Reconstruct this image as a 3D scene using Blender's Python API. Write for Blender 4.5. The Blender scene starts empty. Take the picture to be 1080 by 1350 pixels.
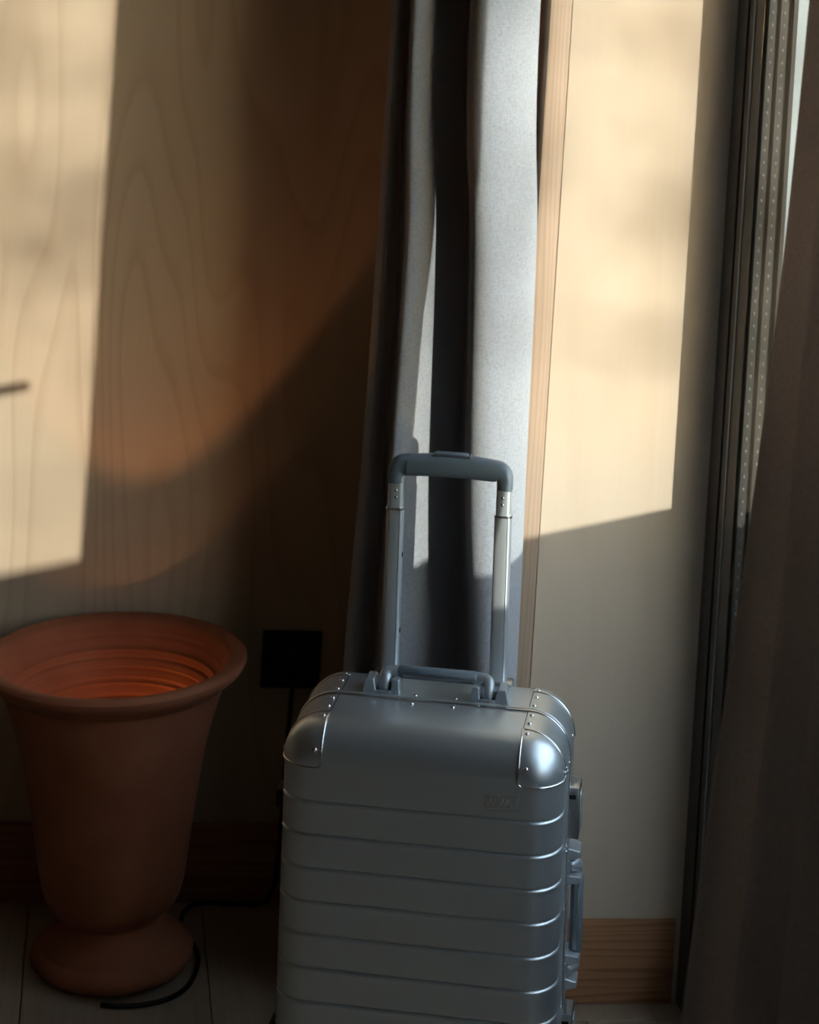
import bpy, bmesh, math, random
from mathutils import Vector, Matrix
random.seed(7)
PI = math.pi
scene = bpy.context.scene
C = scene.collection

# ------------------------------------------------------------------ camera
F_PX, HORIZON_Y, EYE = 2800.0, -90.0, 1.5
cam_d = bpy.data.cameras.new('camera')
cam = bpy.data.objects.new('camera', cam_d); C.objects.link(cam)
cam_d.sensor_fit = 'VERTICAL'; cam_d.sensor_height = 36.0
cam_d.lens = F_PX / 1350.0 * 36.0
cam_d.shift_y = -(675.0 - HORIZON_Y) / 1350.0
cam_d.clip_start = 0.02
cam.matrix_world = (Matrix.Translation((0, 0, EYE)) @ Matrix.Rotation(math.radians(-8.0), 4, 'Z')
                    @ Matrix.Rotation(PI / 2, 4, 'X') @ Matrix.Rotation(math.radians(3.6), 4, 'Z'))
cam_d.dof.use_dof = True
cam_d.dof.focus_distance = 2.68
cam_d.dof.aperture_fstop = 4.6
scene.camera = cam

# ------------------------------------------------------------------ light
world = bpy.data.worlds.new('sky'); scene.world = world
world.use_nodes = True
bg = world.node_tree.nodes['Background']
sky = world.node_tree.nodes.new('ShaderNodeTexSky')      # low sun: bright hazy glow round it, blue overhead
sky.sky_type = 'NISHITA'; sky.sun_disc = False
sky.sun_elevation = math.radians(5.2); sky.sun_rotation = math.atan2(1.0, -2.3)
sky.air_density = 1.0; sky.dust_density = 1.0; sky.ozone_density = 1.0
def sky_mix(mode, a, b):
    n = world.node_tree.nodes.new('ShaderNodeMix'); n.data_type = 'RGBA'; n.blend_type = mode; n.inputs[0].default_value = 1.0
    world.node_tree.links.new(a, n.inputs[6]); n.inputs[7].default_value = b
    return n.outputs[2]
glow = sky_mix('MULTIPLY', sky.outputs['Color'], (0.31, 0.385, 0.53, 1))       # white balance of the photograph
haze = sky_mix('ADD', glow, (2.05, 2.25, 2.45, 1))                            # even high haze over the whole sky
world.node_tree.links.new(haze, bg.inputs['Color'])
bg.inputs['Strength'].default_value = 1.0

SUN_DIR = Vector((-1.0, 2.3, -0.226)).normalized()
sun_d = bpy.data.lights.new('sun', 'SUN')
sun_d.energy = 4.3; sun_d.angle = math.radians(0.42); sun_d.color = (1.0, 0.93, 0.82)
sun = bpy.data.objects.new('sun', sun_d); C.objects.link(sun)
sun.rotation_euler = SUN_DIR.to_track_quat('-Z', 'Y').to_euler()
sun.location = (4, -6, 4)

scene.view_settings.view_transform = 'Standard'
scene.view_settings.look = 'None'
scene.view_settings.gamma = 1.0
scene.view_settings.use_curve_mapping = False
scene.view_settings.exposure = 0.2

# ------------------------------------------------------------------ helpers
def link(o, parent=None):
    C.objects.link(o)
    if parent: o.parent = parent
    return o
def tag(o, label=None, cat=None, group=None, kind=None):
    if label: o['label'] = label
    if cat: o['category'] = cat
    if group: o['group'] = group
    if kind: o['kind'] = kind
    return o
def empty(name, loc=(0, 0, 0), rot=(0, 0, 0)):
    o = bpy.data.objects.new(name, None); o.empty_display_size = 0.05
    link(o); o.location = loc; o.rotation_euler = rot
    return o
def mesh_obj(name, verts, faces, mat=None, parent=None, smooth=35):
    me = bpy.data.meshes.new(name)
    me.from_pydata([tuple(v) for v in verts], [], faces)
    return finish(name, me, mat, parent, smooth)
def finish(name, me, mat, parent, smooth=35):
    bm = bmesh.new(); bm.from_mesh(me)
    bmesh.ops.remove_doubles(bm, verts=bm.verts, dist=1e-6)
    bmesh.ops.recalc_face_normals(bm, faces=bm.faces)
    bm.to_mesh(me); bm.free()
    if smooth:
        me.polygons.foreach_set('use_smooth', [True] * len(me.polygons))
        me.set_sharp_from_angle(angle=math.radians(smooth))
    me.update()
    o = bpy.data.objects.new(name, me)
    if mat: me.materials.append(mat)
    return link(o, parent)
def bm_obj(name, bm, mat=None, parent=None, smooth=35):
    me = bpy.data.meshes.new(name); bm.to_mesh(me); bm.free()
    return finish(name, me, mat, parent, smooth)
def add_box(bm, x0, x1, y0, y1, z0, z1, bevel=0.0, seg=2):
    r = bmesh.ops.create_cube(bm, size=1.0)
    vs = r['verts']
    for v in vs:
        v.co = Vector((x0 if v.co.x < 0 else x1, y0 if v.co.y < 0 else y1, z0 if v.co.z < 0 else z1))
    if bevel > 0:
        es = list({e for v in vs for e in v.link_edges})
        bmesh.ops.bevel(bm, geom=es, offset=bevel, segments=seg, profile=0.5, affect='EDGES')
def box(name, x0, x1, y0, y1, z0, z1, mat, parent=None, bevel=0.0, seg=2):
    bm = bmesh.new(); add_box(bm, x0, x1, y0, y1, z0, z1, bevel, seg)
    return bm_obj(name, bm, mat, parent, 24)
def tube_geo(path, radius, n=10, closed=False, caps=True, sx=1.0, up=None):
    """sweep an n-gon along path; radius may be a list; sx squashes along the frame's first axis"""
    pts = [Vector(p) for p in path]; m = len(pts)
    rad = radius if isinstance(radius, (list, tuple)) else [radius] * m
    verts, faces = [], []
    tang = []
    for i in range(m):
        a = pts[(i - 1) % m] if (closed or i > 0) else pts[i]
        b = pts[(i + 1) % m] if (closed or i < m - 1) else pts[i]
        t = (b - a)
        tang.append(t.normalized() if t.length > 1e-9 else Vector((0, 0, 1)))
    nrm = Vector(up) if up else (Vector((0, 0, 1)) if abs(tang[0].z) < 0.9 else Vector((1, 0, 0)))
    for i in range(m):
        t = tang[i]
        nrm = nrm - t * nrm.dot(t)
        if nrm.length < 1e-6: nrm = t.orthogonal()
        nrm.normalize(); bn = t.cross(nrm)
        for k in range(n):
            a = 2 * PI * k / n
            verts.append(pts[i] + (nrm * math.cos(a) * sx + bn * math.sin(a)) * rad[i])
    rng = m if closed else m - 1
    for i in range(rng):
        for k in range(n):
            a = i * n + k; b = i * n + (k + 1) % n
            c = ((i + 1) % m) * n + (k + 1) % n; d = ((i + 1) % m) * n + k
            faces.append((a, b, c, d))
    if caps and not closed:
        faces.append(tuple(range(n - 1, -1, -1)))
        faces.append(tuple((m - 1) * n + k for k in range(n)))
    return verts, faces
def tube(name, path, radius, mat, parent=None, **kw):
    v, f = tube_geo(path, radius, **kw)
    return mesh_obj(name, v, f, mat, parent, smooth=50)
def catmull(pts, sub=6, closed=False):
    pts = [Vector(p) for p in pts]; out = []; n = len(pts)
    rng = n if closed else n - 1
    for i in range(rng):
        p0 = pts[(i - 1) % n] if (closed or i > 0) else pts[i]
        p1 = pts[i]; p2 = pts[(i + 1) % n]
        p3 = pts[(i + 2) % n] if (closed or i + 2 < n) else p2
        for k in range(sub):
            t = k / sub; t2 = t * t; t3 = t2 * t
            out.append(0.5 * ((2 * p1) + (-p0 + p2) * t + (2 * p0 - 5 * p1 + 4 * p2 - p3) * t2 + (-p0 + 3 * p1 - 3 * p2 + p3) * t3))
    if not closed: out.append(pts[-1])
    return out
def lathe(name, prof, mat, parent=None, n=64, smooth=40):
    verts, faces = [], []
    m = len(prof)
    for r, z in prof:
        for k in range(n):
            a = 2 * PI * k / n
            verts.append((r * math.cos(a), r * math.sin(a), z))
    for i in range(m - 1):
        for k in range(n):
            faces.append((i * n + k, i * n + (k + 1) % n, (i + 1) * n + (k + 1) % n, (i + 1) * n + k))
    return mesh_obj(name, verts, faces, mat, parent, smooth)

# ------------------------------------------------------------------ materials
def new_mat(name):
    m = bpy.data.materials.new(name); m.use_nodes = True
    nt = m.node_tree
    return m, nt, nt.nodes['Principled BSDF']
def N(nt, typ, **props):
    n = nt.nodes.new(typ)
    for k, v in props.items(): setattr(n, k, v)
    return n
def L(nt, a, b): nt.links.new(a, b)
def mapping(nt, scale, loc=(0, 0, 0), coord='pos'):
    if coord == 'pos':
        g = N(nt, 'ShaderNodeNewGeometry'); src = g.outputs['Position']
    else:
        g = N(nt, 'ShaderNodeTexCoord'); src = g.outputs['Object']
    mp = N(nt, 'ShaderNodeMapping'); mp.inputs['Scale'].default_value = scale; mp.inputs['Location'].default_value = loc
    L(nt, src, mp.inputs['Vector'])
    return mp.outputs['Vector']
def noise(nt, vec, scale, detail=3.0, rough=0.5, dist=0.0):
    n = N(nt, 'ShaderNodeTexNoise'); n.inputs['Scale'].default_value = scale; n.inputs['Detail'].default_value = detail
    n.inputs['Roughness'].default_value = rough; n.inputs['Distortion'].default_value = dist
    L(nt, vec, n.inputs['Vector'])
    return n.outputs['Fac']
def ramp(nt, fac, stops):
    r = N(nt, 'ShaderNodeValToRGB'); el = r.color_ramp.elements
    while len(el) < len(stops): el.new(0.5)
    for e, (p, c) in zip(el, stops):
        e.position = p; e.color = (*c, 1) if len(c) == 3 else c
    L(nt, fac, r.inputs['Fac'])
    return r.outputs['Color']
def mth(nt, op, a, b=None):
    n = N(nt, 'ShaderNodeMath', operation=op)
    for i, v in enumerate((a, b)):
        if v is None: continue
        if isinstance(v, (int, float)): n.inputs[i].default_value = v
        else: L(nt, v, n.inputs[i])
    return n.outputs[0]
def mixc(nt, fac, a, b, mode='MIX'):
    n = N(nt, 'ShaderNodeMix', data_type='RGBA', blend_type=mode)
    for i, v in ((0, fac), (6, a), (7, b)):
        if isinstance(v, (int, float)): n.inputs[i].default_value = v
        elif isinstance(v, tuple): n.inputs[i].default_value = (*v, 1)
        else: L(nt, v, n.inputs[i])
    return n.outputs[2]
def bump(nt, bsdf, h, strength, dist):
    b = N(nt, 'ShaderNodeBump'); b.inputs['Strength'].default_value = strength; b.inputs['Distance'].default_value = dist
    L(nt, h, b.inputs['Height']); L(nt, b.outputs['Normal'], bsdf.inputs['Normal'])

def plywood(name, base, dark, contour, seed, strength=0.55, axis='x'):
    """rotary-cut veneer: vertical grain, contour-line figure"""
    m, nt, b = new_mat(name)
    sc = (1.0, 1.0, 0.16)
    v = mapping(nt, sc, (seed, seed * 0.7, seed * 0.3))
    n1 = noise(nt, v, 3.2, 2.0, 0.45, 0.25)
    rings = mth(nt, 'FRACT', mth(nt, 'MULTIPLY', n1, contour))
    line = ramp(nt, rings, [(0.0, (0, 0, 0)), (0.55, (0.10, 0.10, 0.10)), (0.88, (1, 1, 1)), (1.0, (0.0, 0.0, 0.0))])
    fine = noise(nt, mapping(nt, (1, 1, 0.02), (seed, 0, 0)), 160, 2, 0.6)
    broad = noise(nt, mapping(nt, (1, 1, 0.25), (0, seed, 0)), 3.5, 3, 0.55)
    col = mixc(nt, mth(nt, 'MULTIPLY', line, strength), base, dark)
    col = mixc(nt, mth(nt, 'MULTIPLY', fine, 0.22), col, tuple(c * 0.72 for c in base))
    tint = ramp(nt, broad, [(0.3, (0.88, 0.86, 0.84)), (0.7, (1.06, 1.05, 1.04))])
    col = mixc(nt, 1.0, col, tint, 'MULTIPLY')
    # short dark mineral flecks
    fl = noise(nt, mapping(nt, (1, 1, 0.12), (seed * 2, 3, 0)), 30, 2, 0.5, 0.4)
    fm = ramp(nt, fl, [(0.0, (0, 0, 0)), (0.785, (0, 0, 0)), (0.80, (1, 1, 1))])
    col = mixc(nt, mth(nt, 'MULTIPLY', fm, 0.7), col, tuple(c * 0.35 for c in base))
    L(nt, col, b.inputs['Base Color'])
    b.inputs['Roughness'].default_value = 0.55
    b.inputs['Specular IOR Level'].default_value = 0.3
    bump(nt, b, fine, 0.06, 0.001)
    return m
def pine(name, base, dark, axis, freq=0.01):
    """straight growth lines running along one axis (x, y or z)"""
    m, nt, b = new_mat(name)
    sc = {'x': (0.06, 1, 1), 'y': (1, 0.06, 1), 'z': (1, 1, 0.06)}[axis]
    v = mapping(nt, sc, (1.3, 4.1, 2.2))
    w = N(nt, 'ShaderNodeTexWave', wave_type='BANDS', bands_direction='Z' if axis == 'x' else 'X', wave_profile='SAW')
    w.inputs['Scale'].default_value = 0.314 / freq; w.inputs['Distortion'].default_value = 1.5
    w.inputs['Detail'].default_value = 2.0; w.inputs['Detail Scale'].default_value = 0.35
    wob = mth(nt, 'MULTIPLY', mth(nt, 'SUBTRACT', noise(nt, v, 22, 2, 0.5), 0.5), freq * 5.0)
    cx = N(nt, 'ShaderNodeCombineXYZ'); L(nt, wob, cx.inputs['Z' if axis == 'x' else 'X'])
    av = N(nt, 'ShaderNodeVectorMath', operation='ADD'); L(nt, v, av.inputs[0]); L(nt, cx.outputs[0], av.inputs[1])
    L(nt, av.outputs[0], w.inputs['Vector'])
    n2 = noise(nt, v, 60, 3, 0.6)
    col = mixc(nt, ramp(nt, w.outputs['Fac'], [(0.0, (0, 0, 0)), (0.55, (0.15, 0.15, 0.15)), (0.93, (0.9, 0.9, 0.9)), (1, (0.2, 0.2, 0.2))]), base, dark)
    col = mixc(nt, mth(nt, 'MULTIPLY', n2, 0.35), col, tuple(c * 0.7 for c in base))
    L(nt, col, b.inputs['Base Color']); b.inputs['Roughness'].default_value = 0.5
    b.inputs['Specular IOR Level'].default_value = 0.3
    return m
def fabric(name, col, trans_col, trans):
    m, nt, b = new_mat(name)
    out = nt.nodes['Material Output']
    nt.nodes.remove(b)
    t1 = noise(nt, mapping(nt, (1, 1, 0.12)), 900, 2, 0.7)
    t2 = noise(nt, mapping(nt, (0.12, 0.12, 1.0)), 900, 2, 0.7)
    sp = noise(nt, mapping(nt, (1, 1, 1)), 260, 3, 0.7)
    h = mth(nt, 'ADD', t1, t2)
    f = mth(nt, 'MULTIPLY', mth(nt, 'ADD', h, sp), 0.333)
    c = ramp(nt, f, [(0.36, tuple(x * 0.66 for x in col)), (0.5, col), (0.66, tuple(min(1, x * 1.22) for x in col))])
    d = N(nt, 'ShaderNodeBsdfDiffuse'); L(nt, c, d.inputs['Color']); d.inputs['Roughness'].default_value = 1.0
    t = N(nt, 'ShaderNodeBsdfTranslucent'); t.inputs['Color'].default_value = (*trans_col, 1)
    mx = N(nt, 'ShaderNodeMixShader'); mx.inputs['Fac'].default_value = trans
    bp = N(nt, 'ShaderNodeBump'); bp.inputs['Strength'].default_value = 0.35; bp.inputs['Distance'].default_value = 0.0006
    L(nt, f, bp.inputs['Height']); L(nt, bp.outputs['Normal'], d.inputs['Normal'])
    L(nt, d.outputs[0], mx.inputs[1]); L(nt, t.outputs[0], mx.inputs[2]); L(nt, mx.outputs[0], out.inputs['Surface'])
    return m
def metal(name, col, rough, var=0.05, metallic=1.0):
    m, nt, b = new_mat(name)
    b.inputs['Base Color'].default_value = (*col, 1); b.inputs['Metallic'].default_value = metallic
    n = noise(nt, mapping(nt, (1, 1, 1), coord='obj'), 22, 4, 0.6)
    mr = N(nt, 'ShaderNodeMapRange'); mr.inputs['To Min'].default_value = rough - var; mr.inputs['To Max'].default_value = rough + var
    L(nt, n, mr.inputs['Value']); L(nt, mr.outputs[0], b.inputs['Roughness'])
    return m
def plain(name, col, rough=0.5, metallic=0.0, spec=0.5, nscale=40, namt=0.12):
    m, nt, b = new_mat(name)
    n = noise(nt, mapping(nt, (1, 1, 1), coord='obj'), nscale, 3, 0.6)
    c = mixc(nt, n, tuple(x * (1 - namt) for x in col), tuple(min(1, x * (1 + namt)) for x in col))
    L(nt, c, b.inputs['Base Color'])
    b.inputs['Roughness'].default_value = rough; b.inputs['Metallic'].default_value = metallic
    b.inputs['Specular IOR Level'].default_value = spec
    return m

M = {}
M['ply_wall'] = plywood('plywood_back', (0.585, 0.475, 0.345), (0.42, 0.30, 0.19), 26, 3.1, 0.4)
M['ply_panel'] = plywood('plywood_return', (0.585, 0.50, 0.395), (0.51, 0.41, 0.30), 12, 9.4, 0.25)
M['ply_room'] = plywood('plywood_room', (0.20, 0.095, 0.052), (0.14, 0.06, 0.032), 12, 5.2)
M['pine_trim'] = pine('pine_trim', (0.46, 0.35, 0.26), (0.37, 0.26, 0.18), 'z', 0.0075)
M['pine_base'] = pine('pine_baseboard', (0.44, 0.225, 0.115), (0.26, 0.115, 0.06), 'x', 0.014)
M['board'] = pine('floor_board', (0.36, 0.285, 0.21), (0.32, 0.25, 0.18), 'y', 0.02)
M['sub'] = plain('subfloor', (0.05, 0.04, 0.03), 0.8)
M['curtain'] = fabric('curtain_linen', (0.475, 0.52, 0.575), (0.60, 0.45, 0.35), 0.30)
M['alu'] = metal('aluminium', (0.555, 0.625, 0.67), 0.38, 0.04, 0.88)
M['alu_bright'] = metal('aluminium_edge', (0.80, 0.83, 0.85), 0.24)
M['alu_dark'] = metal('aluminium_hardware', (0.40, 0.45, 0.49), 0.33)
M['hardware'] = plain('handle_hardware', (0.36, 0.41, 0.45), 0.38, 0.55, namt=0.04)
M['tube'] = plain('anodised_tube', (0.60, 0.655, 0.69), 0.36, 0.65, namt=0.03)
M['rivet'] = metal('rivet', (0.85, 0.86, 0.88), 0.16, 0.03)
M['grip'] = plain('grip_plastic', (0.12, 0.16, 0.19), 0.42)
M['rubber'] = plain('rubber', (0.02, 0.02, 0.022), 0.6)
M['black'] = plain('black_plastic', (0.012, 0.011, 0.012), 0.5, spec=0.2)
M['frame'] = plain('window_frame', (0.045, 0.038, 0.034), 0.45, spec=0.3)
M['spacer'] = plain('spacer', (0.020, 0.020, 0.017), 0.5, 0.0, spec=0.2)
M['perf'] = plain('perforation', (0.10, 0.10, 0.09), 0.4, 0.0)
M['clad'] = plain('pale_cladding', (0.24, 0.285, 0.31), 0.6)
M['stone'] = plain('render_wall', (0.30, 0.29, 0.27), 0.9)
M['ground'] = plain('terrace_ground', (0.22, 0.21, 0.19), 0.9, nscale=3)
M['leaf'] = plain('leaf', (0.07, 0.12, 0.04), 0.6)
M['white'] = plain('ceiling_paint', (0.28, 0.24, 0.19), 0.8)
def glass_mat():
    m, nt, b = new_mat('glass'); out = nt.nodes['Material Output']; nt.nodes.remove(b)
    tr = N(nt, 'ShaderNodeBsdfTransparent'); tr.inputs['Color'].default_value = (0.985, 0.992, 0.99, 1)
    gl = N(nt, 'ShaderNodeBsdfGlossy'); gl.inputs['Roughness'].default_value = 0.0
    geo = N(nt, 'ShaderNodeNewGeometry'); dt = N(nt, 'ShaderNodeVectorMath', operation='DOT_PRODUCT')
    L(nt, geo.outputs['Normal'], dt.inputs[0]); L(nt, geo.outputs['Incoming'], dt.inputs[1])
    g = mth(nt, 'POWER', mth(nt, 'SUBTRACT', 1.0, mth(nt, 'ABSOLUTE', dt.outputs['Value'])), 5.0)
    refl = mth(nt, 'ADD', mth(nt, 'MULTIPLY', g, 0.12), 0.02)
    mx = N(nt, 'ShaderNodeMixShader')
    L(nt, refl, mx.inputs['Fac']); L(nt, tr.outputs[0], mx.inputs[1]); L(nt, gl.outputs[0], mx.inputs[2])
    L(nt, mx.outputs[0], out.inputs['Surface'])
    return m
M['glass'] = glass_mat()
def terracotta():
    m, nt, b = new_mat('terracotta')
    v = mapping(nt, (1, 1, 1), coord='obj')
    n1 = noise(nt, v, 9, 5, 0.6); n2 = noise(nt, mapping(nt, (0.15, 0.15, 1), coord='obj'), 90, 3, 0.6)
    c = ramp(nt, n1, [(0.3, (0.23, 0.080, 0.040)), (0.55, (0.29, 0.103, 0.052)), (0.75, (0.33, 0.13, 0.07))])
    c = mixc(nt, mth(nt, 'MULTIPLY', n2, 0.3), c, (0.23, 0.08, 0.04))
    L(nt, c, b.inputs['Base Color']); b.inputs['Roughness'].default_value = 0.75; b.inputs['Specular IOR Level'].default_value = 0.25
    bump(nt, b, mth(nt, 'ADD', n2, noise(nt, v, 300, 3, 0.6)), 0.15, 0.0015)
    return m
M['terra'] = terracotta()
def bulb_mat():
    m, nt, b = new_mat('lamp_glow')
    b.inputs['Base Color'].default_value = (0.9, 0.8, 0.6, 1)
    b.inputs['Emission Color'].default_value = (1.0, 0.55, 0.22, 1); b.inputs['Emission Strength'].default_value = 6.0
    return m
M['bulb'] = bulb_mat()

# ------------------------------------------------------------------ room shell
YB, YP, XW = 3.257, 2.936, 0.896            # back wall, face of the return, window wall
XL, YF, ZC = -2.4, -1.5, 2.6
def structure(o, label, cat): return tag(o, label, cat, kind='structure')

floor = box('floor', XL, 1.05, YF, YB + 0.1, -0.06, -0.018, M['sub'])
structure(floor, 'pale wooden plank floor', 'floor')
def plank(x0, x1, y0, y1):
    g = 0.0007
    return box('plank', x0 + g, x1 - g, y0 + g, y1 - g, -0.019, 0.0, M['board'], floor, bevel=0.0009, seg=1)
PW, SEAM = 0.26, 0.2295
x = SEAM - PW * 11
xs = []
while x < XW: xs.append(x); x += PW
for i, x0 in enumerate(xs):
    x1 = min(x0 + PW, XW - 0.002)
    x0c = max(x0, XL)
    if x1 - x0c < 0.02: continue
    y_end = YB if x1 <= 0.62 else 2.886
    cut = 0.3 + 0.9 * ((i * 37) % 10) / 10.0
    plank(x0c, x1, YF, cut); plank(x0c, x1, cut, y_end)
plank(0.6095, XW - 0.002, 2.886, YP - 0.001)

wb = box('wall_back', XL - 0.1, 1.05, YB, YB + 0.1, -0.06, ZC, M['ply_wall'])
structure(wb, 'birch plywood back wall with swirling vertical grain', 'wall')
wr = box('wall_return', 0.6520, XW, YP, YB, -0.018, ZC, M['ply_panel'])
structure(wr, 'pale plywood pier beside the window with a sunlit patch', 'wall')
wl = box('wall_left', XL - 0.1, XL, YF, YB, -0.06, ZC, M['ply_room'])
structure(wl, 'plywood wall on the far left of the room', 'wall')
wf = box('wall_front', XL - 0.1, 1.05, YF - 0.1, YF, -0.06, ZC, M['ply_wall'])
structure(wf, 'plywood wall behind the camera', 'wall')
WY0, WZ1 = 0.42, 2.30                       # near end and head of the window
bm = bmesh.new()
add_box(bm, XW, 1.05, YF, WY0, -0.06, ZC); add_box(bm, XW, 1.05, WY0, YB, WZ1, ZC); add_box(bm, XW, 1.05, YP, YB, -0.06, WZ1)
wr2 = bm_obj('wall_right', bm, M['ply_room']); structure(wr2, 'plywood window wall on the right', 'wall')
ce = box('ceiling', XL - 0.1, 1.05, YF - 0.1, YB + 0.1, ZC, ZC + 0.1, M['white']); structure(ce, 'plain ceiling above the room', 'ceiling')

t1 = box('trim_1', 0.6200, 0.6506, YP - 0.002, YB, 0.0, ZC, M['pine_trim'], bevel=0.0012)
structure(t1, 'narrow pine edge strip with vertical grain beside the curtain', 'trim')
bb1 = box('baseboard_back', XL, 0.6198, YB - 0.014, YB - 0.0005, 0.0, 0.118, M['pine_base'], bevel=0.001)
structure(bb1, 'dark reddish pine baseboard along the back wall', 'baseboard')
bb2 = box('baseboard_return', 0.6515, 0.884, YP - 0.006, YP - 0.0002, 0.0008, 0.1195, M['pine_base'], bevel=0.001)
structure(bb2, 'pine baseboard with wavy grain below the pale panel', 'baseboard')

# window: fixed triple-glazed unit, seen along its far jamb
YM = (WY0 + YP) / 2
win = empty('window_1', (XW, (WY0 + YP) / 2, 0)); structure(win, 'tall dark framed triple glazed window behind the right curtain', 'window')
def wbox(name, x0, x1, y0, y1, z0, z1, mat, parent=win, bevel=0.001):
    bm = bmesh.new(); add_box(bm, x0 - XW, x1 - XW, y0 - (WY0 + YP) / 2, y1 - (WY0 + YP) / 2, z0, z1, bevel, 1)
    return bm_obj(name, bm, mat, parent)
XO = 1.00
wbox('jamb', XW - 0.004, XO, 2.888, YP - 0.0005, 0.0, WZ1, M['frame'])
wbox('jamb', XW + 0.004, XO, WY0 + 0.0005, 0.45, 0.0, WZ1, M['frame'])
wbox('head', XW, XO, 0.45, 2.888, WZ1 - 0.07, WZ1, M['frame'])
wbox('threshold', XW, XO, 0.45, 2.888, 0.0, 0.06, M['frame'])
st = wbox('sash_stile', XW - 0.002, 0.992, 2.815, 2.884, 0.062, WZ1 - 0.072, M['frame'])
wbox('gasket', XW - 0.0045, XW + 0.02, 2.8845, 2.8875, 0.062, WZ1 - 0.072, M['rubber'], bevel=0)
wbox('gasket', XW - 0.004, XW + 0.002, 2.853, 2.857, 0.062, WZ1 - 0.072, M['alu_dark'], bevel=0)
st2 = wbox('sash_stile', XW - 0.002, 0.936, 0.655, 0.730, 0.062, WZ1 - 0.072, M['frame'])
wbox('sash_rail', XW, 0.992, 0.45, 2.815, 0.062, 0.16, M['frame'])
wbox('sash_rail', XW, 0.992, 0.45, 2.815, WZ1 - 0.16, WZ1 - 0.072, M['frame'])
for px in (0.893, 0.9095, 0.9265):
    wbox('pane', px, px + 0.003, 0.731, 2.8148, 0.16, WZ1 - 0.16, M['glass'], bevel=0)
for sx0, sx1 in ((0.8965, 0.9090), (0.9130, 0.9260)):
    sp = wbox('spacer_bar', sx0, sx1, 2.806, 2.8146, 0.16, WZ1 - 0.16, M['spacer'], bevel=0.0012)
    bm = bmesh.new(); zz = 0.2
    while zz < WZ1 - 0.2:
        bmesh.ops.create_icosphere(bm, subdivisions=1, radius=0.0020,
            matrix=Matrix.Translation(((sx0 + sx1) / 2 - XW, 2.8058 - (WY0 + YP) / 2, zz)) @ Matrix.Diagonal((0.8, 0.45, 1.5, 1)))
        zz += 0.0172
    pf = bm_obj('perforation_row', bm, M['perf'], sp); pf['kind'] = 'stuff'
wbox('outer_bead', 0.9297, 0.9360, 2.800, 2.8149, 0.16, WZ1 - 0.16, M['spacer'])
wbox('outer_cladding', 0.9365, 0.9915, 2.803, 2.8149, 0.16, WZ1 - 0.16, M['clad'])
wbox('blocking_panel', XW, 0.934, 0.45, 0.654, 0.161, WZ1 - 0.161, M['frame'])  # unseen solid panel, added in place of glass to cut daylight indoors
# lever handle on the near stile
hb = wbox('handle', 0.872, 0.8938, 0.678, 0.712, 0.93, 1.05, M['black'], bevel=0.003)
v, f = tube_geo([(0.876 - XW, 0.695 - YM, 0.99), (0.863 - XW, 0.695 - YM, 0.99), (0.860 - XW, 0.705 - YM, 0.99), (0.860 - XW, 1.083 - YM, 0.991)], 0.0085, n=10)
mesh_obj('lever', v, f, M['black'], hb)

# outside: terrace ground and parapet
gd = box('ground', 0.9, 26, -24, 12, -0.3, -0.1, M['ground']); structure(gd, 'terrace ground outside the window', 'ground')
gd.data.transform(Matrix.Translation((0.15, 0, 0)))
pp = box('parapet', 1.25, 1.40, -12, 7, -0.1, 0.797, M['stone']); structure(pp, 'low rendered parapet outside the window', 'wall')

ev = box('sky_blocker', 1.05, 1.40, -12.0, 7.0, 2.46, 2.60, M['white']); structure(ev, 'unseen overhang added outside the window to block high sky light', 'roof')  # unseen overhang, added to keep high sky light out of the room

# ------------------------------------------------------------------ curtains
def curtain(name, rows, mat, sub=7, thick=0.0022):
    """rows: list of (z, [(x, y), ...]) from top to bottom, same number of points; smooth in both directions"""
    grid = []
    for z, pts in rows:
        cm = catmull([(px, py, z) for px, py in pts], sub)
        grid.append(cm)
    # interpolate between rows
    ncol = len(grid[0]); cols = []
    for j in range(ncol):
        cols.append(catmull([g[j] for g in grid], 8))
    nr = len(cols[0])
    verts = [cols[j][i] for i in range(nr) for j in range(ncol)]
    faces = [(i * ncol + j, i * ncol + j + 1, (i + 1) * ncol + j + 1, (i + 1) * ncol + j) for i in range(nr - 1) for j in range(ncol - 1)]
    o = mesh_obj(name, verts, faces, mat, None, smooth=180)
    md = o.modifiers.new('thickness', 'SOLIDIFY'); md.thickness = thick; md.offset = 0
    return o
# left (far) curtain: stacked in the recess, next to the pine strip.  (x, y) plan points from its left edge to its right edge
fold_y = [2.990, 2.950, 2.995, 2.940, 2.885, 2.925, 2.985, 2.920, 2.845, 2.815, 2.845, 2.900, 2.985]
def folds(refs): return [(r * y / 2.97, y) for r, y in zip(refs, fold_y)]
top = folds([0.400, 0.409, 0.421, 0.428, 0.433, 0.467, 0.506, 0.518, 0.5125, 0.540, 0.587, 0.611, 0.600])
mid = folds([0.400, 0.411, 0.428, 0.439, 0.445, 0.487, 0.527, 0.539, 0.533, 0.560, 0.607, 0.627, 0.605])
low = folds([0.398, 0.410, 0.430, 0.438, 0.443, 0.490, 0.535, 0.555, 0.549, 0.578, 0.616, 0.633, 0.610])
bot = folds([0.390, 0.404, 0.430, 0.438, 0.446, 0.495, 0.550, 0.578, 0.573, 0.598, 0.622, 0.638, 0.613])
cl = curtain('curtain', [(2.45, top), (1.41, top), (1.085, mid), (0.76, low), (0.46, bot), (0.015, bot)], M['curtain'])
tag(cl, 'grey linen curtain stacked in folds beside the pine strip, behind the suitcase', 'curtain', 'window curtains')
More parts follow.
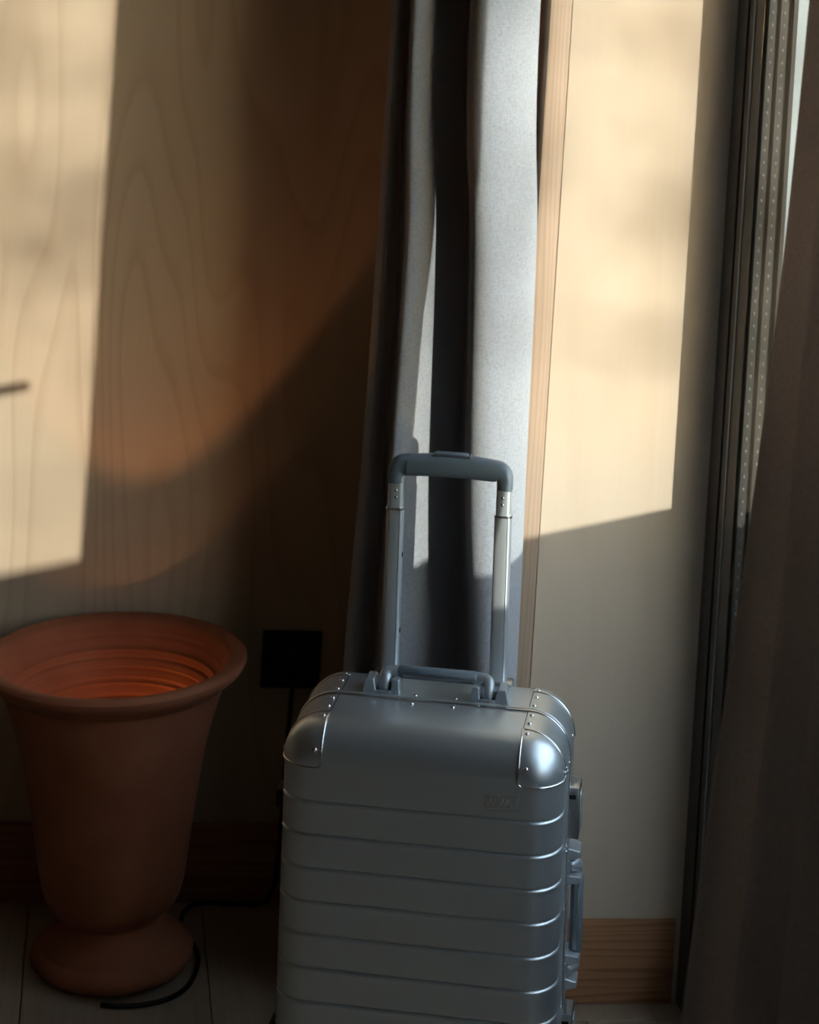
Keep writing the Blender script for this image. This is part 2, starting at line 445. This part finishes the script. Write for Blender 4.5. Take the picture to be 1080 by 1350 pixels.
# right (near) curtain hanging in front of the window
YN = 1.58
def wavy(xr, y_far, xf, yf, n=14, amp=0.050):
    pts = []
    for i in range(n):
        t = i / (n - 1); y = YN + (y_far - YN) * t
        xc = 0.790 + (xr + amp - 0.790) * t ** 1.5
        x = xc - amp * math.cos(PI * (n - 1 - i)) * (0.75 if i % 4 == 2 else 1.0)
        pts.append((min(x, 0.495 + (2.82 - y) / 2.3), y))
    pts[0] = (0.745, YN)
    pts.append((xf, yf))
    return pts
cr = curtain('curtain', [(2.45, wavy(0.770, 2.170, 0.773, 2.178)), (1.45, wavy(0.760, 2.219, 0.763, 2.227)), (1.095, wavy(0.750, 2.239, 0.755, 2.247)),
    (0.81, wavy(0.695, 2.139, 0.720, 2.155)), (0.60, wavy(0.665, 2.102, 0.690, 2.115)), (0.13, wavy(0.640, 2.125, 0.665, 2.137)), (0.012, wavy(0.640, 2.135, 0.665, 2.147))], M['curtain'])
tag(cr, 'shaded curtain in the right foreground flaring towards its hem in front of the window', 'curtain', 'window curtains')

# ------------------------------------------------------------------ suitcase
T, ZBOT, HW, D, R, RF = 0.5373, 0.055, 0.1725, 0.115, 0.050, 0.042
case = empty('suitcase', (0.4757, 2.6227, 0.0), (0, -0.0285, -0.294))
tag(case, 'ribbed silver aluminium cabin suitcase with its telescopic handle pulled up', 'suitcase')
GROOVES = [0.4464 - 0.0403 * k for k in range(9)]
GPROF = [(0.0045, 0.0), (0.0014, 0.0), (0.0008, 0.0003), (0.0003, 0.0020), (-0.0005, 0.0023), (-0.0016, 0.0008), (-0.0027, -0.0003), (-0.0040, -0.0006), (-0.0053, -0.0003), (-0.0064, 0.0), (-0.0095, 0.0)]
XJ = 0.120
def perimeter():
    """(x, z, nx, nz, groove) once round, starting bottom left of the right side, counter-clockwise seen from the front"""
    pts = []
    levels = [(ZBOT + R, 0)]
    for g in reversed(GROOVES):
        for dz, dp in reversed(GPROF): levels.append((g + dz, dp))
    levels.append((T - R, 0))
    levels = [l for l in levels if ZBOT + R <= l[0] <= T - R]
    NA = 10
    side = [(HW, z, 1.0, 0.0, d) for z, d in levels]
    arc_t = []
    for k in range(1, NA):
        a = PI / 2 * k / NA
        arc_t.append((HW - R + R * math.cos(a), T - R + R * math.sin(a), math.cos(a), math.sin(a), 0))
    topr = [(xx, T, 0.0, 1.0, 0) for xx in (HW - R, XJ, 0.06, 0.0)]
    arc_b = []
    for k in range(1, NA):
        a = PI / 2 * k / NA
        arc_b.append((HW - R + R * math.sin(a), ZBOT + R - R * math.cos(a), math.sin(a), -math.cos(a), 0))
    botr = [(xx, ZBOT, 0.0, -1.0, 0) for xx in (0.0, 0.06, HW - R)]
    right = botr + arc_b + side + arc_t + topr           # from bottom centre up to top centre
    left = [(-x, z, -nx, nz, d) for x, z, nx, nz, d in reversed(right[1:-1])]
    return right, left
RIGHT, LEFT = perimeter()
def rings(sign):
    out = [(0.003, 0.0, 0.0, 0.0), (0.020, 0.0, 0.0, 0.0), (0.030, 0.0, 0.0, 1.0), (D - RF, 0.0, 0.0, 1.0)]
    for k in range(1, 9):
        a = PI / 2 * k / 8
        out.append((D - RF + RF * math.sin(a), RF * (1 - math.cos(a)), a, 1.0))
    return [(sign * y, i, a, m) for y, i, a, m in out]
def shell(name, sign):
    loop = RIGHT + LEFT; n = len(loop); nr = len(RIGHT)
    verts, faces = [], []
    rg = rings(sign)
    for y, ins, a, mask in rg:
        for x, z, nx, nz, d in loop:
            g = d * mask
            k = ins + g * math.cos(a)
            verts.append((x - nx * k, y - sign * g * math.sin(a), z - nz * k))
    for i in range(len(rg) - 1):
        for k in range(n):
            faces.append((i * n + k, i * n + (k + 1) % n, (i + 1) * n + (k + 1) % n, (i + 1) * n + k))
    base = (len(rg) - 1) * n
    # front face: rows joining equal heights of the right and left half
    def mir(k): return 0 if k == 0 else (nr - 1 if k == nr - 1 else n - k)
    first = 2; last = nr - 4
    faces.append(tuple([base + k for k in range(0, first + 1)] + [base + mir(k) for k in range(first, 0, -1)]))
    for k in range(first, last):
        faces.append((base + k, base + k + 1, base + mir(k + 1), base + mir(k)))
    faces.append(tuple([base + k for k in range(last, nr)] + [base + mir(k) for k in range(nr - 2, last - 1, -1)]))
    return mesh_obj(name, verts, faces, M['alu'], case, smooth=32)
FS, BK = -1, 1
sh_f = shell('front_shell', FS); sh_b = shell('rear_shell', BK)

def outline(sx, y, off=0.0, x_from=XJ, z_to=None, na=12):
    """points over the top corner at depth y: from x_from on the top round the arc to the side"""
    pts = [Vector((sx * x_from, y, T + off)), Vector((sx * (HW - R), y, T + off))]
    for k in range(1, na + 1):
        a = PI / 2 * (1 - k / na)
        pts.append(Vector((sx * (HW - R + (R + off) * math.cos(a)), y, T - R + (R + off) * math.sin(a))))
    if z_to is not None and z_to < T - R: pts.append(Vector((sx * (HW + off), y, z_to)))
    return pts
GY = 0.067
def corner_guard(sx, sy):
    """cap over one upper corner: top strip, rounded corner and the small flat on the face"""
    off = 0.0009
    prm = [(XJ, T, 0, 1), (HW - R, T, 0, 1)]
    for k in range(1, 13):
        a = PI / 2 * (1 - k / 12)
        prm.append((HW - R + R * math.cos(a), T - R + R * math.sin(a), math.cos(a), math.sin(a)))
    prm.append((HW, T - R - 0.0005, 1, 0))
    rg = [(GY, 0, 0), (D - RF, 0, 0)] + [(D - RF + RF * math.sin(PI / 2 * k / 10), RF * (1 - math.cos(PI / 2 * k / 10)), PI / 2 * k / 10) for k in range(1, 11)]
    verts, faces = [], []
    n = len(prm)
    for y, ins, a in rg:
        for x, z, nx, nz in prm:
            k = ins - off * math.cos(a)
            verts.append(Vector((sx * (x - nx * k), sy * (y + off * math.sin(a)), z - nz * k)))
    for i in range(len(rg) - 1):
        for k in range(n - 1): faces.append((i * n + k, i * n + k + 1, (i + 1) * n + k + 1, (i + 1) * n + k))
    base = (len(rg) - 1) * n
    zg = T - R - 0.0005; rc = 0.0055; yf = sy * (D + off)
    corner = []
    for k in range(0, 7):
        a = PI / 2 * k / 6
        corner.append(Vector((sx * (XJ + rc - rc * math.sin(PI / 2 - a)), yf, zg + rc - rc * math.sin(a))))
    ids = []
    for c in corner: ids.append(len(verts)); verts.append(c)
    faces.append(tuple([base + k for k in range(n)] + list(reversed(ids))))
    g = mesh_obj('corner_guard', verts, faces, M['alu'], case, smooth=60)
    # raised bead round the edge of the guard
    path = [verts[i * n] for i in range(len(rg))] + corner + [verts[i * n + n - 1] for i in range(len(rg) - 1, -1, -1)]
    path += [verts[k] for k in range(n - 2, 0, -1)]
    v, f = tube_geo(path, 0.00125, n=8, closed=True)
    mesh_obj('bead', v, f, M['alu_bright'], g, smooth=60)
    return g
def corner_plate(sx, sy):
    off = 0.0007
    a = outline(sx, sy * 0.0065, off, XJ, 0.462); b = outline(sx, sy * (GY - 0.002), off, XJ, 0.462)
    n = len(a); verts = a + b
    faces = [(k, k + 1, n + k + 1, n + k) for k in range(n - 1)]
    o = mesh_obj('corner_plate', verts, faces, M['alu'], case, smooth=60)
    # fine joint line
    v, f = tube_geo([(sx * (XJ - 0.0004), sy * 0.0065, T + 0.0002), (sx * (XJ - 0.0004), sy * (GY - 0.001), T + 0.0002)], 0.0006, n=6)
    mesh_obj('joint_line', v, f, M['black'], o)
    return o
guards = {}
for sx in (-1, 1):
    for sy in (FS, BK):
        guards[(sx, sy)] = corner_guard(sx, sy); corner_plate(sx, sy)
# frame rails either side of the opening seam
def rail(name, y0, y1, off, mat):
    loop = RIGHT + LEFT; n = len(loop); verts, faces = [], []
    sec = [(y0, -0.002), (y0, off - 0.0006), (y0 + (y1 - y0) * 0.15, off), (y1 - (y1 - y0) * 0.15, off), (y1, off - 0.0006), (y1, -0.002)]
    for y, o in sec:
        for x, z, nx, nz, d in loop: verts.append((x + nx * o, y, z + nz * o))
    for i in range(len(sec)):
        j = (i + 1) % len(sec)
        for k in range(n): faces.append((i * n + k, i * n + (k + 1) % n, j * n + (k + 1) % n, j * n + k))
    return mesh_obj(name, verts, faces, mat, case, smooth=40)
rail('frame_rail', -0.0056, -0.0012, 0.0020, M['alu_bright'])
rail('frame_rail', 0.0004, 0.0062, 0.0026, M['alu'])
rail('frame_seal', -0.0010, 0.0004, -0.0008, M['rubber'])

# rivets share one dome mesh
bm = bmesh.new(); bmesh.ops.create_uvsphere(bm, u_segments=14, v_segments=8, radius=0.0029)
for v in bm.verts: v.co.z *= 0.55
riv0 = bm_obj('rivet', bm, M['rivet'], case, smooth=180)
first_rivet = [True]
def rivet(loc, nrm, s=1.0):
    o = riv0 if first_rivet[0] else link(riv0.copy(), case)
    first_rivet[0] = False
    o.location = loc; o.rotation_euler = Vector(nrm).to_track_quat('Z', 'Y').to_euler(); o.scale = (s, s, s)
for sx in (-1, 1):
    for y in (0.0710, 0.0455, 0.0150, -0.0185, -0.0470): rivet((sx * 0.1255, y, T + 0.0012), (0, 0, 1))
    for y in (0.0165, -0.0135): rivet((sx * 0.0258, y, T + 0.0005), (0, 0, 1))
    a = 0.12
    rivet((sx * 0.1255, -(D - RF + RF * math.sin(a) + 0.001), T - RF * (1 - math.cos(a)) + 0.001), (0, -math.sin(a), math.cos(a)))
    a = 1.30
    rivet((sx * 0.1285, -(D - RF + RF * math.sin(a) + 0.001), T - RF * (1 - math.cos(a)) + 0.001), (0, -math.sin(a), math.cos(a)), 1.1)
    for y, z in ((-0.060, 0.4935), (-0.078, 0.4945), (-0.0125, 0.482), (-0.0125, 0.372), (-0.0125, 0.18), (0.030, 0.50), (-0.040, 0.482)): rivet((sx * (HW + 0.0010), y, z), (sx, 0, 0), 0.8)
    for z in (0.36, 0.28, 0.20): rivet((sx * HW, -0.0125, z + 0.02), (sx, 0, 0), 0.6)

# badge with raised letters
badge = box('badge', 0.0815, 0.1222, -D - 0.0008, -D + 0.001, 0.4595, 0.4740, M['alu'], case, bevel=0.0008)
v, f = tube_geo([(0.0815, -D - 0.0009, 0.4595), (0.1222, -D - 0.0009, 0.4595), (0.1222, -D - 0.0009, 0.4740), (0.0815, -D - 0.0009, 0.4740)], 0.0008, n=6, closed=True)
mesh_obj('badge_rim', v, f, M['alu_bright'], badge)
fc = bpy.data.curves.new('lettering', 'FONT'); fc.body = 'AWAY'; fc.size = 0.0118; fc.extrude = 0.0006; fc.align_x = 'CENTER'; fc.align_y = 'CENTER'; fc.space_character = 1.05
fo = bpy.data.objects.new('lettering', fc); C.objects.link(fo)
dg = bpy.context.evaluated_depsgraph_get()
lm = bpy.data.meshes.new_from_object(fo.evaluated_get(dg)); bpy.data.objects.remove(fo)
lo = bpy.data.objects.new('lettering', lm); lm.materials.clear(); lm.materials.append(M['alu_bright']); link(lo, badge)
lo.location = (0.1018, -D - 0.0011, 0.4667); lo.rotation_euler = (PI / 2, 0, 0)

# telescopic handle
PX, PY = 0.0706, 0.0900
def oval(name, cx, cy, z0, z1, rx, ry, mat, n=24, flat=2.6):
    verts, faces = [], []
    for z in (z0, z1):
        for k in range(n):
            a = 2 * PI * k / n; c, s = math.cos(a), math.sin(a)
            verts.append((cx + rx * math.copysign(abs(c) ** (2 / flat), c), cy + ry * math.copysign(abs(s) ** (2 / flat), s), z))
    for k in range(n): faces.append((k, (k + 1) % n, n + (k + 1) % n, n + k))
    faces.append(tuple(range(n - 1, -1, -1))); faces.append(tuple(n + k for k in range(n)))
    return mesh_obj(name, verts, faces, mat, case, smooth=40)
for sx in (-1, 1):
    cx = sx * PX
    oval('handle_tube', cx, PY, T - 0.002, 0.7535, 0.0112, 0.0090, M['tube'], flat=3.6)
    col = oval('collar', cx, PY, 0.7515, 0.7545, 0.0120, 0.0098, M['alu_bright'], flat=3.6)
    inner = oval('inner_tube', cx, PY, 0.7545, 0.795, 0.0098, 0.0078, M['tube'], flat=3.6)
    for z in (0.768, 0.777):
        s = link(riv0.copy(), case); s.name = 'screw'; s.location = (cx - sx * 0.001, PY - 0.0078, z); s.rotation_euler = (PI / 2, 0, 0); s.scale = (0.75, 0.75, 0.6)
    box('tube_groove', cx + 0.0062, cx + 0.0072, PY - 0.0087, PY - 0.0060, T, 0.7515, M['alu_dark'], case)
    base = box('tube_socket', cx - 0.020, cx + 0.020, PY - 0.014, PY + 0.014, T - 0.004, T + 0.0035, M['alu_dark'], case, bevel=0.0025)
for z in (0.690, 0.592):
    box('locking_pin', -PX + 0.0108, -PX + 0.0120, PY - 0.004, PY - 0.001, z, z + 0.006, M['black'], case, bevel=0.0004)
# grip: a bent bar with a rounded, slightly squared section
gp = []
for xx, zz, hh, dd in ((-0.0715, 0.7865, 0.0098, 0.0108), (-0.0718, 0.7950, 0.0102, 0.0110), (-0.0700, 0.8040, 0.0115, 0.0115), (-0.0640, 0.8090, 0.0130, 0.0120),
                       (-0.0520, 0.8100, 0.0138, 0.0128), (-0.0300, 0.8115, 0.0143, 0.0132), (0.0, 0.8125, 0.0146, 0.0135)):
    gp.append((xx, zz, hh, dd))
gp = gp + [(-x, z, h, d) for x, z, h, d in reversed(gp[:-1])]
cen = catmull([(x, PY, z) for x, z, h, d in gp], 4)
def lerp_list(vals, sub): 
    out = []
    for i in range(len(vals) - 1):
        for k in range(sub): out.append(vals[i] + (vals[i + 1] - vals[i]) * k / sub)
    out.append(vals[-1]); return out
hs = lerp_list([g[2] for g in gp], 4); ds = lerp_list([g[3] for g in gp], 4)
verts, faces = [], []; NG = 20
for i, p in enumerate(cen):
    a = cen[max(0, i - 1)]; b = cen[min(len(cen) - 1, i + 1)]
    t = (b - a).normalized(); up = Vector((-t.z, 0, t.x))
    for k in range(NG):
        an = 2 * PI * k / NG; c, s = math.cos(an), math.sin(an); e = 2 / 2.8
        verts.append(p + up * hs[i] * math.copysign(abs(c) ** e, c) + Vector((0, 1, 0)) * ds[i] * math.copysign(abs(s) ** e, s))
for i in range(len(cen) - 1):
    for k in range(NG): faces.append((i * NG + k, i * NG + (k + 1) % NG, (i + 1) * NG + (k + 1) % NG, (i + 1) * NG + k))
faces.append(tuple(range(NG - 1, -1, -1))); faces.append(tuple((len(cen) - 1) * NG + k for k in range(NG)))
grip = mesh_obj('grip', verts, faces, M['grip'], case, smooth=50)
btn = box('release_button', -0.021, 0.023, PY - 0.0075, PY + 0.0075, 0.8225, 0.8292, M['grip'], grip, bevel=0.0028)
v, f = tube_geo([(-0.0235, PY - 0.0088, 0.8262), (0.0255, PY - 0.0088, 0.8262), (0.0255, PY + 0.0088, 0.8262), (-0.0235, PY + 0.0088, 0.8262)], 0.0010, n=6, closed=True)
mesh_obj('button_rim', v, f, M['alu_dark'], grip)
v, f = tube_geo([(-0.0565, PY + 0.0136 * math.cos(a), 0.8097 + 0.0142 * math.sin(a)) for a in [2 * PI * k / 20 for k in range(20)]], 0.0004, n=5, closed=True)
mesh_obj('parting_line', v, f, M['black'], grip)

# top carry handle: two mounts, two bent arms and a grip bar
def mount(name, pts_base, z0, z1, inset, parent, mat):
    """tapered block with a bevelled top over a rectangular footprint"""
    x0, x1, y0, y1 = pts_base
    bm = bmesh.new(); vs = []
    for z, i in ((z0, 0), (z1, inset)):
        for x, y in ((x0 + i, y0 + i * 0.6), (x1 - i, y0 + i * 0.6), (x1 - i, y1 - i), (x0 + i, y1 - i)): vs.append(bm.verts.new((x, y, z)))
    bm.faces.new(vs[0:4]); bm.faces.new(vs[4:8])
    for k in range(4): bm.faces.new((vs[k], vs[(k + 1) % 4], vs[4 + (k + 1) % 4], vs[4 + k]))
    bmesh.ops.recalc_face_normals(bm, faces=bm.faces)
    bmesh.ops.bevel(bm, geom=list(bm.edges), offset=0.0011, segments=1, profile=0.5, affect='EDGES')
    return bm_obj(name, bm, mat, parent, 15)
def carry_handle(name, half_in, half_arm, half_out, lift=1.0, mat=M['hardware']):
    """in its own frame: x along the handle, y away from the seam, z outward; returns an Empty to be placed"""
    h = bpy.data.objects.new(name, None); h.empty_display_size = 0.03; link(h, case)
    for s in (-1, 1):
        # mount split by the slot the arm turns in
        xa, xb = half_arm - 0.0085, half_arm + 0.0085
        lo, hi = (s * half_in, s * xa) if s > 0 else (s * xa, s * half_in)
        mount('mount', (lo, hi, 0.009, 0.046), -0.001, 0.0195, 0.0024, h, mat)
        lo, hi = (s * xb, s * half_out) if s > 0 else (s * half_out, s * xb)
        mount('mount', (lo, hi, 0.009, 0.046), -0.001, 0.0178, 0.0045, h, mat)
        lo, hi = sorted((s * xa, s * xb))
        box('slot', lo - 0.001, hi + 0.001, 0.0115, 0.043, -0.001, 0.0045, M['rubber'], h)
        mount('mount_lip', (lo - 0.002, hi + 0.002, 0.0085, 0.0125), -0.001, 0.0055, 0.0008, h, mat)
        path = catmull([(s * half_arm, 0.0190, 0.0030), (s * half_arm, 0.0195, 0.0130 * lift), (s * (half_arm - 0.001), 0.0265, 0.0212 * lift), (s * (half_arm - 0.008), 0.0300, 0.0232 * lift),
                        (s * (half_arm - 0.019), 0.0310, 0.0236 * lift)], 5)
        v, f = tube_geo(path, 0.0080, n=16, sx=0.8, up=(0, -1, 1))
        mesh_obj('arm', v, f, M['hardware'], h, smooth=60)
    L0 = half_arm - 0.016
    v, f = tube_geo([(-L0, 0.0310, 0.0236 * lift), (-L0 + 0.002, 0.0310, 0.0238 * lift), (L0 - 0.002, 0.0310, 0.0238 * lift), (L0, 0.0310, 0.0236 * lift)], [0.0074, 0.0090, 0.0090, 0.0074], n=16, sx=0.9)
    b = mesh_obj('grip_bar', v, f, M['grip'], h, smooth=50)
    box('grip_strip', -L0 + 0.006, L0 - 0.006, 0.0212, 0.0240, 0.0232 * lift - 0.0028, 0.0232 * lift + 0.0022, M['alu_dark'], b, bevel=0.0008)
    return h
ch = carry_handle('carry_handle', 0.0445, 0.0660, 0.0940); ch.location = (0, 0, T)
sh = carry_handle('side_handle', 0.0430, 0.0640, 0.0890, 0.58)
sh.matrix_local = Matrix.Translation((HW, -0.008, 0.282)) @ Matrix(((0, 0, 1, 0), (0, 1, 0, 0), (-1, 0, 0, 0), (0, 0, 0, 1)))
# combination lock / latches on the opening side, studs on the hinge side
for z0, z1 in ((0.384, 0.448), (0.100, 0.168)):
    lk = box('latch', HW - 0.002, HW + 0.0145, -0.004, 0.036, z0, z1, M['alu_dark'], case, bevel=0.0022)
    box('latch_lever', HW + 0.0120, HW + 0.0165, 0.006, 0.028, z0 + 0.008, z1 - 0.010, M['alu'], lk, bevel=0.0015)
    box('latch_notch', HW + 0.002, HW + 0.010, -0.0046, -0.0030, z1 - 0.014, z1 - 0.009, M['black'], lk)
for z0 in (0.412, 0.12):
    box('side_foot', -HW - 0.0130, -HW + 0.002, -0.066, -0.030, z0, z0 + 0.024, M['rubber'], case, bevel=0.004)
# spinner wheels
for sx in (-1, 1):
    for sy in (-1, 1):
        zl = 0.0045 if sx < 0 else -0.0035
        hsg = box('wheel_housing', sx * 0.13 - 0.022, sx * 0.13 + 0.022, sy * 0.075 - 0.022, sy * 0.075 + 0.022, 0.036, 0.060, M['rubber'], case, bevel=0.006)
        for off in (-0.010, 0.010):
            bm = bmesh.new()
            bmesh.ops.create_cone(bm, cap_ends=True, segments=20, radius1=0.021, radius2=0.021, depth=0.010,
                                  matrix=Matrix.Translation((sx * 0.13 + off, sy * 0.075, 0.021 + zl)) @ Matrix.Rotation(PI / 2, 4, 'Y'))
            bm_obj('wheel', bm, M['rubber'], hsg)

# ------------------------------------------------------------------ terracotta urn
urn_tilt = math.radians(-3.2)
urn = empty('terracotta_urn', (0.0937, 3.052, 0.0065), (0, urn_tilt, 0))
tag(urn, 'terracotta urn with flared rim and round foot standing against the back wall', 'urn')
outer = [(0.0, 0.0), (0.098, 0.0), (0.108, 0.003), (0.1145, 0.010), (0.1155, 0.018), (0.112, 0.0255), (0.106, 0.0295), (0.1035, 0.0305), (0.101, 0.0335), (0.092, 0.041),
         (0.081, 0.049), (0.073, 0.057), (0.0690, 0.064), (0.0690, 0.069), (0.0745, 0.0755), (0.0805, 0.081), (0.0900, 0.090), (0.0965, 0.101), (0.1010, 0.116),
         (0.1050, 0.140), (0.1090, 0.170), (0.1140, 0.205), (0.1195, 0.240), (0.1255, 0.275), (0.1325, 0.310), (0.1410, 0.345), (0.1510, 0.378), (0.1570, 0.394), (0.1610, 0.402)]
body = lathe('body', outer, M['terra'], urn, n=96)
rim_p = [(0.1590, 0.4010), (0.1650, 0.4065), (0.1740, 0.4125), (0.1830, 0.4200), (0.1885, 0.4280), (0.1895, 0.4330), (0.1870, 0.4375), (0.1820, 0.4395), (0.1760, 0.4392),
         (0.1725, 0.4375), (0.1695, 0.4372), (0.1660, 0.4350), (0.1635, 0.4310)]
lathe('rim', rim_p, M['terra'], urn, n=96)
inner = []
for k in range(0, 121):
    t = k / 120; z = 0.4315 - 0.33 * t
    r = 0.1637
    for (ra, za), (rb, zb) in zip(outer[14:-1], outer[15:]):
        if za <= z <= zb: r = ra + (rb - ra) * (z - za) / (zb - za) - 0.0125
    if z > 0.402: r = 0.1485 + (0.1637 - 0.1485) * (z - 0.402) / 0.0295
    r += (0.0018 * math.sin(z * 460 + 1.6 * math.sin(z * 90)) * 0.55 + 0.0008 * math.sin(z * 850 + 1.0)) * min(1.0, t * 6)
    inner.append((r, z))
inner += [(0.085, 0.094), (0.05, 0.090), (0.0, 0.089)]
lathe('inner_wall', inner, M['terra'], urn, n=96)

# uplight standing in the urn
LX, LY, LZ = 0.088, 3.056, 0.289
lamp = empty('uplight', (LX, LY, 0.104)); tag(lamp, 'small uplight hidden inside the terracotta urn', 'lamp')
lathe('holder', [(0.0, 0.0), (0.035, 0.0), (0.035, 0.006), (0.012, 0.010), (0.012, 0.118), (0.026, 0.130), (0.034, 0.150), (0.036, 0.172), (0.0345, 0.172), (0.0325, 0.152), (0.022, 0.134), (0.0, 0.130)], M['black'], lamp, n=32)
bm = bmesh.new(); bmesh.ops.create_uvsphere(bm, u_segments=20, v_segments=12, radius=0.020, matrix=Matrix.Translation((0, 0, 0.156)))
bm_obj('bulb', bm, M['bulb'], lamp, smooth=180)
spd = bpy.data.lights.new('uplight_beam', 'SPOT'); spd.energy = 3.6; spd.color = (1.0, 0.42, 0.165)
spd.spot_size = math.radians(61.5); spd.spot_blend = 0.16; spd.shadow_soft_size = 0.012
spo = bpy.data.objects.new('uplight_beam', spd); link(spo, lamp); spo.location = (0, 0, LZ - 0.104); spo.rotation_euler = (PI, 0, 0)
spl = bpy.data.lights.new('uplight_spill', 'POINT'); spl.energy = 0.24; spl.color = (1.0, 0.42, 0.14); spl.shadow_soft_size = 0.012
slo = bpy.data.objects.new('uplight_spill', spl); link(slo, lamp); slo.location = (0.06, 0.0, LZ - 0.104 + 0.01)

# ------------------------------------------------------------------ wall outlet and cord
out = empty('wall_outlet', (0.3445, YB, 0.371)); tag(out, 'square black wall outlet on the dark plywood above the baseboard', 'outlet')
box('plate', -0.0455, 0.0455, -0.009, 0.0, -0.0435, 0.0435, M['black'], out, bevel=0.002)
box('insert', -0.030, 0.030, -0.0115, -0.008, -0.030, 0.030, M['rubber'], out, bevel=0.002)
cord = empty('power_cord', (0.2, 3.1, 0.0)); tag(cord, 'black power cord curling round the foot of the terracotta urn', 'cord')
pts = [(0.3445, 3.224, 0.350), (0.3445, 3.216, 0.330), (0.344, 3.222, 0.28), (0.343, 3.234, 0.16), (0.340, 3.232, 0.05), (0.325, 3.228, 0.008), (0.27, 3.232, 0.0042), (0.2226, 3.232, 0.0042),
       (0.1995, 3.198, 0.0042), (0.197, 3.140, 0.0042), (0.2145, 3.0915, 0.0042), (0.2150, 3.040, 0.0042), (0.2005, 2.984, 0.0042), (0.1755, 2.950, 0.0042), (0.1375, 2.931, 0.0042), (0.100, 2.928, 0.0042), (0.078, 2.931, 0.0042)]
pts = [Vector(p) - Vector((0.2, 3.1, 0)) for p in pts]
tube('cable', catmull(pts, 6), 0.0036, M['black'], cord, n=8)
bm = bmesh.new(); bmesh.ops.create_cone(bm, cap_ends=True, segments=20, radius1=0.019, radius2=0.015, depth=0.030, matrix=Matrix.Translation((0.1445, 0.128, 0.371 - 0.012)) @ Matrix.Rotation(PI / 2, 4, 'X'))
bm_obj('plug', bm, M['black'], cord)

# ------------------------------------------------------------------ tree outside, behind the camera, between sun and window
tree = empty('tree', (9.2, -10.0, -0.1)); tag(tree, 'leafy tree on the terrace outside the window', 'tree')
tb = Vector((9.2, -10.0, -0.1))
tube('trunk', [(0, 0, 0), (0.05, -0.03, 1.2), (-0.02, 0.05, 2.6), (0.1, 0.0, 4.2)], [0.16, 0.13, 0.10, 0.05], M['pine_base'], tree, n=10)
SUNB = -SUN_DIR
limbs = []
for tgt, dist in (((0.76, 2.94, 1.14), 15.5), ((-0.06, 3.257, 0.98), 15.0), ((0.3, 3.0, 1.42), 14.0)):
    limbs.append(Vector(tgt) + SUNB * dist - tb)
for e in limbs:
    tube('limb', catmull([(0.0, 0.05, 2.0), (e.x * 0.4, e.y * 0.4, max(2.1, e.z * 0.9)), tuple(e)], 5), [0.03 - 0.0026 * k for k in range(11)], M['pine_base'], tree, n=6)
lv, lf = [], []
for e, cnt, sp in ((limbs[0], 80, (0.25, 0.25, 0.10)), (limbs[1], 95, (0.22, 0.22, 0.16)), (limbs[2], 60, (0.5, 0.4, 0.06)), (Vector((0, 0, 4.2)), 900, (0.8, 0.8, 0.6))):
    for k in range(cnt):
        c = e + Vector((random.gauss(0, sp[0]), random.gauss(0, sp[1]), random.gauss(0, sp[2])))
        u = Vector((random.uniform(-1, 1), random.uniform(-1, 1), random.uniform(-1, 1))).normalized(); w = u.orthogonal().normalized()
        i = len(lv); a, b = 0.034, 0.016
        lv += [c - u * a, c + w * b, c + u * a, c - w * b + u.cross(w) * 0.006]; lf += [(i, i + 1, i + 2), (i, i + 2, i + 3)]
fo = mesh_obj('foliage', lv, lf, M['leaf'], tree, smooth=0); fo['kind'] = 'stuff'
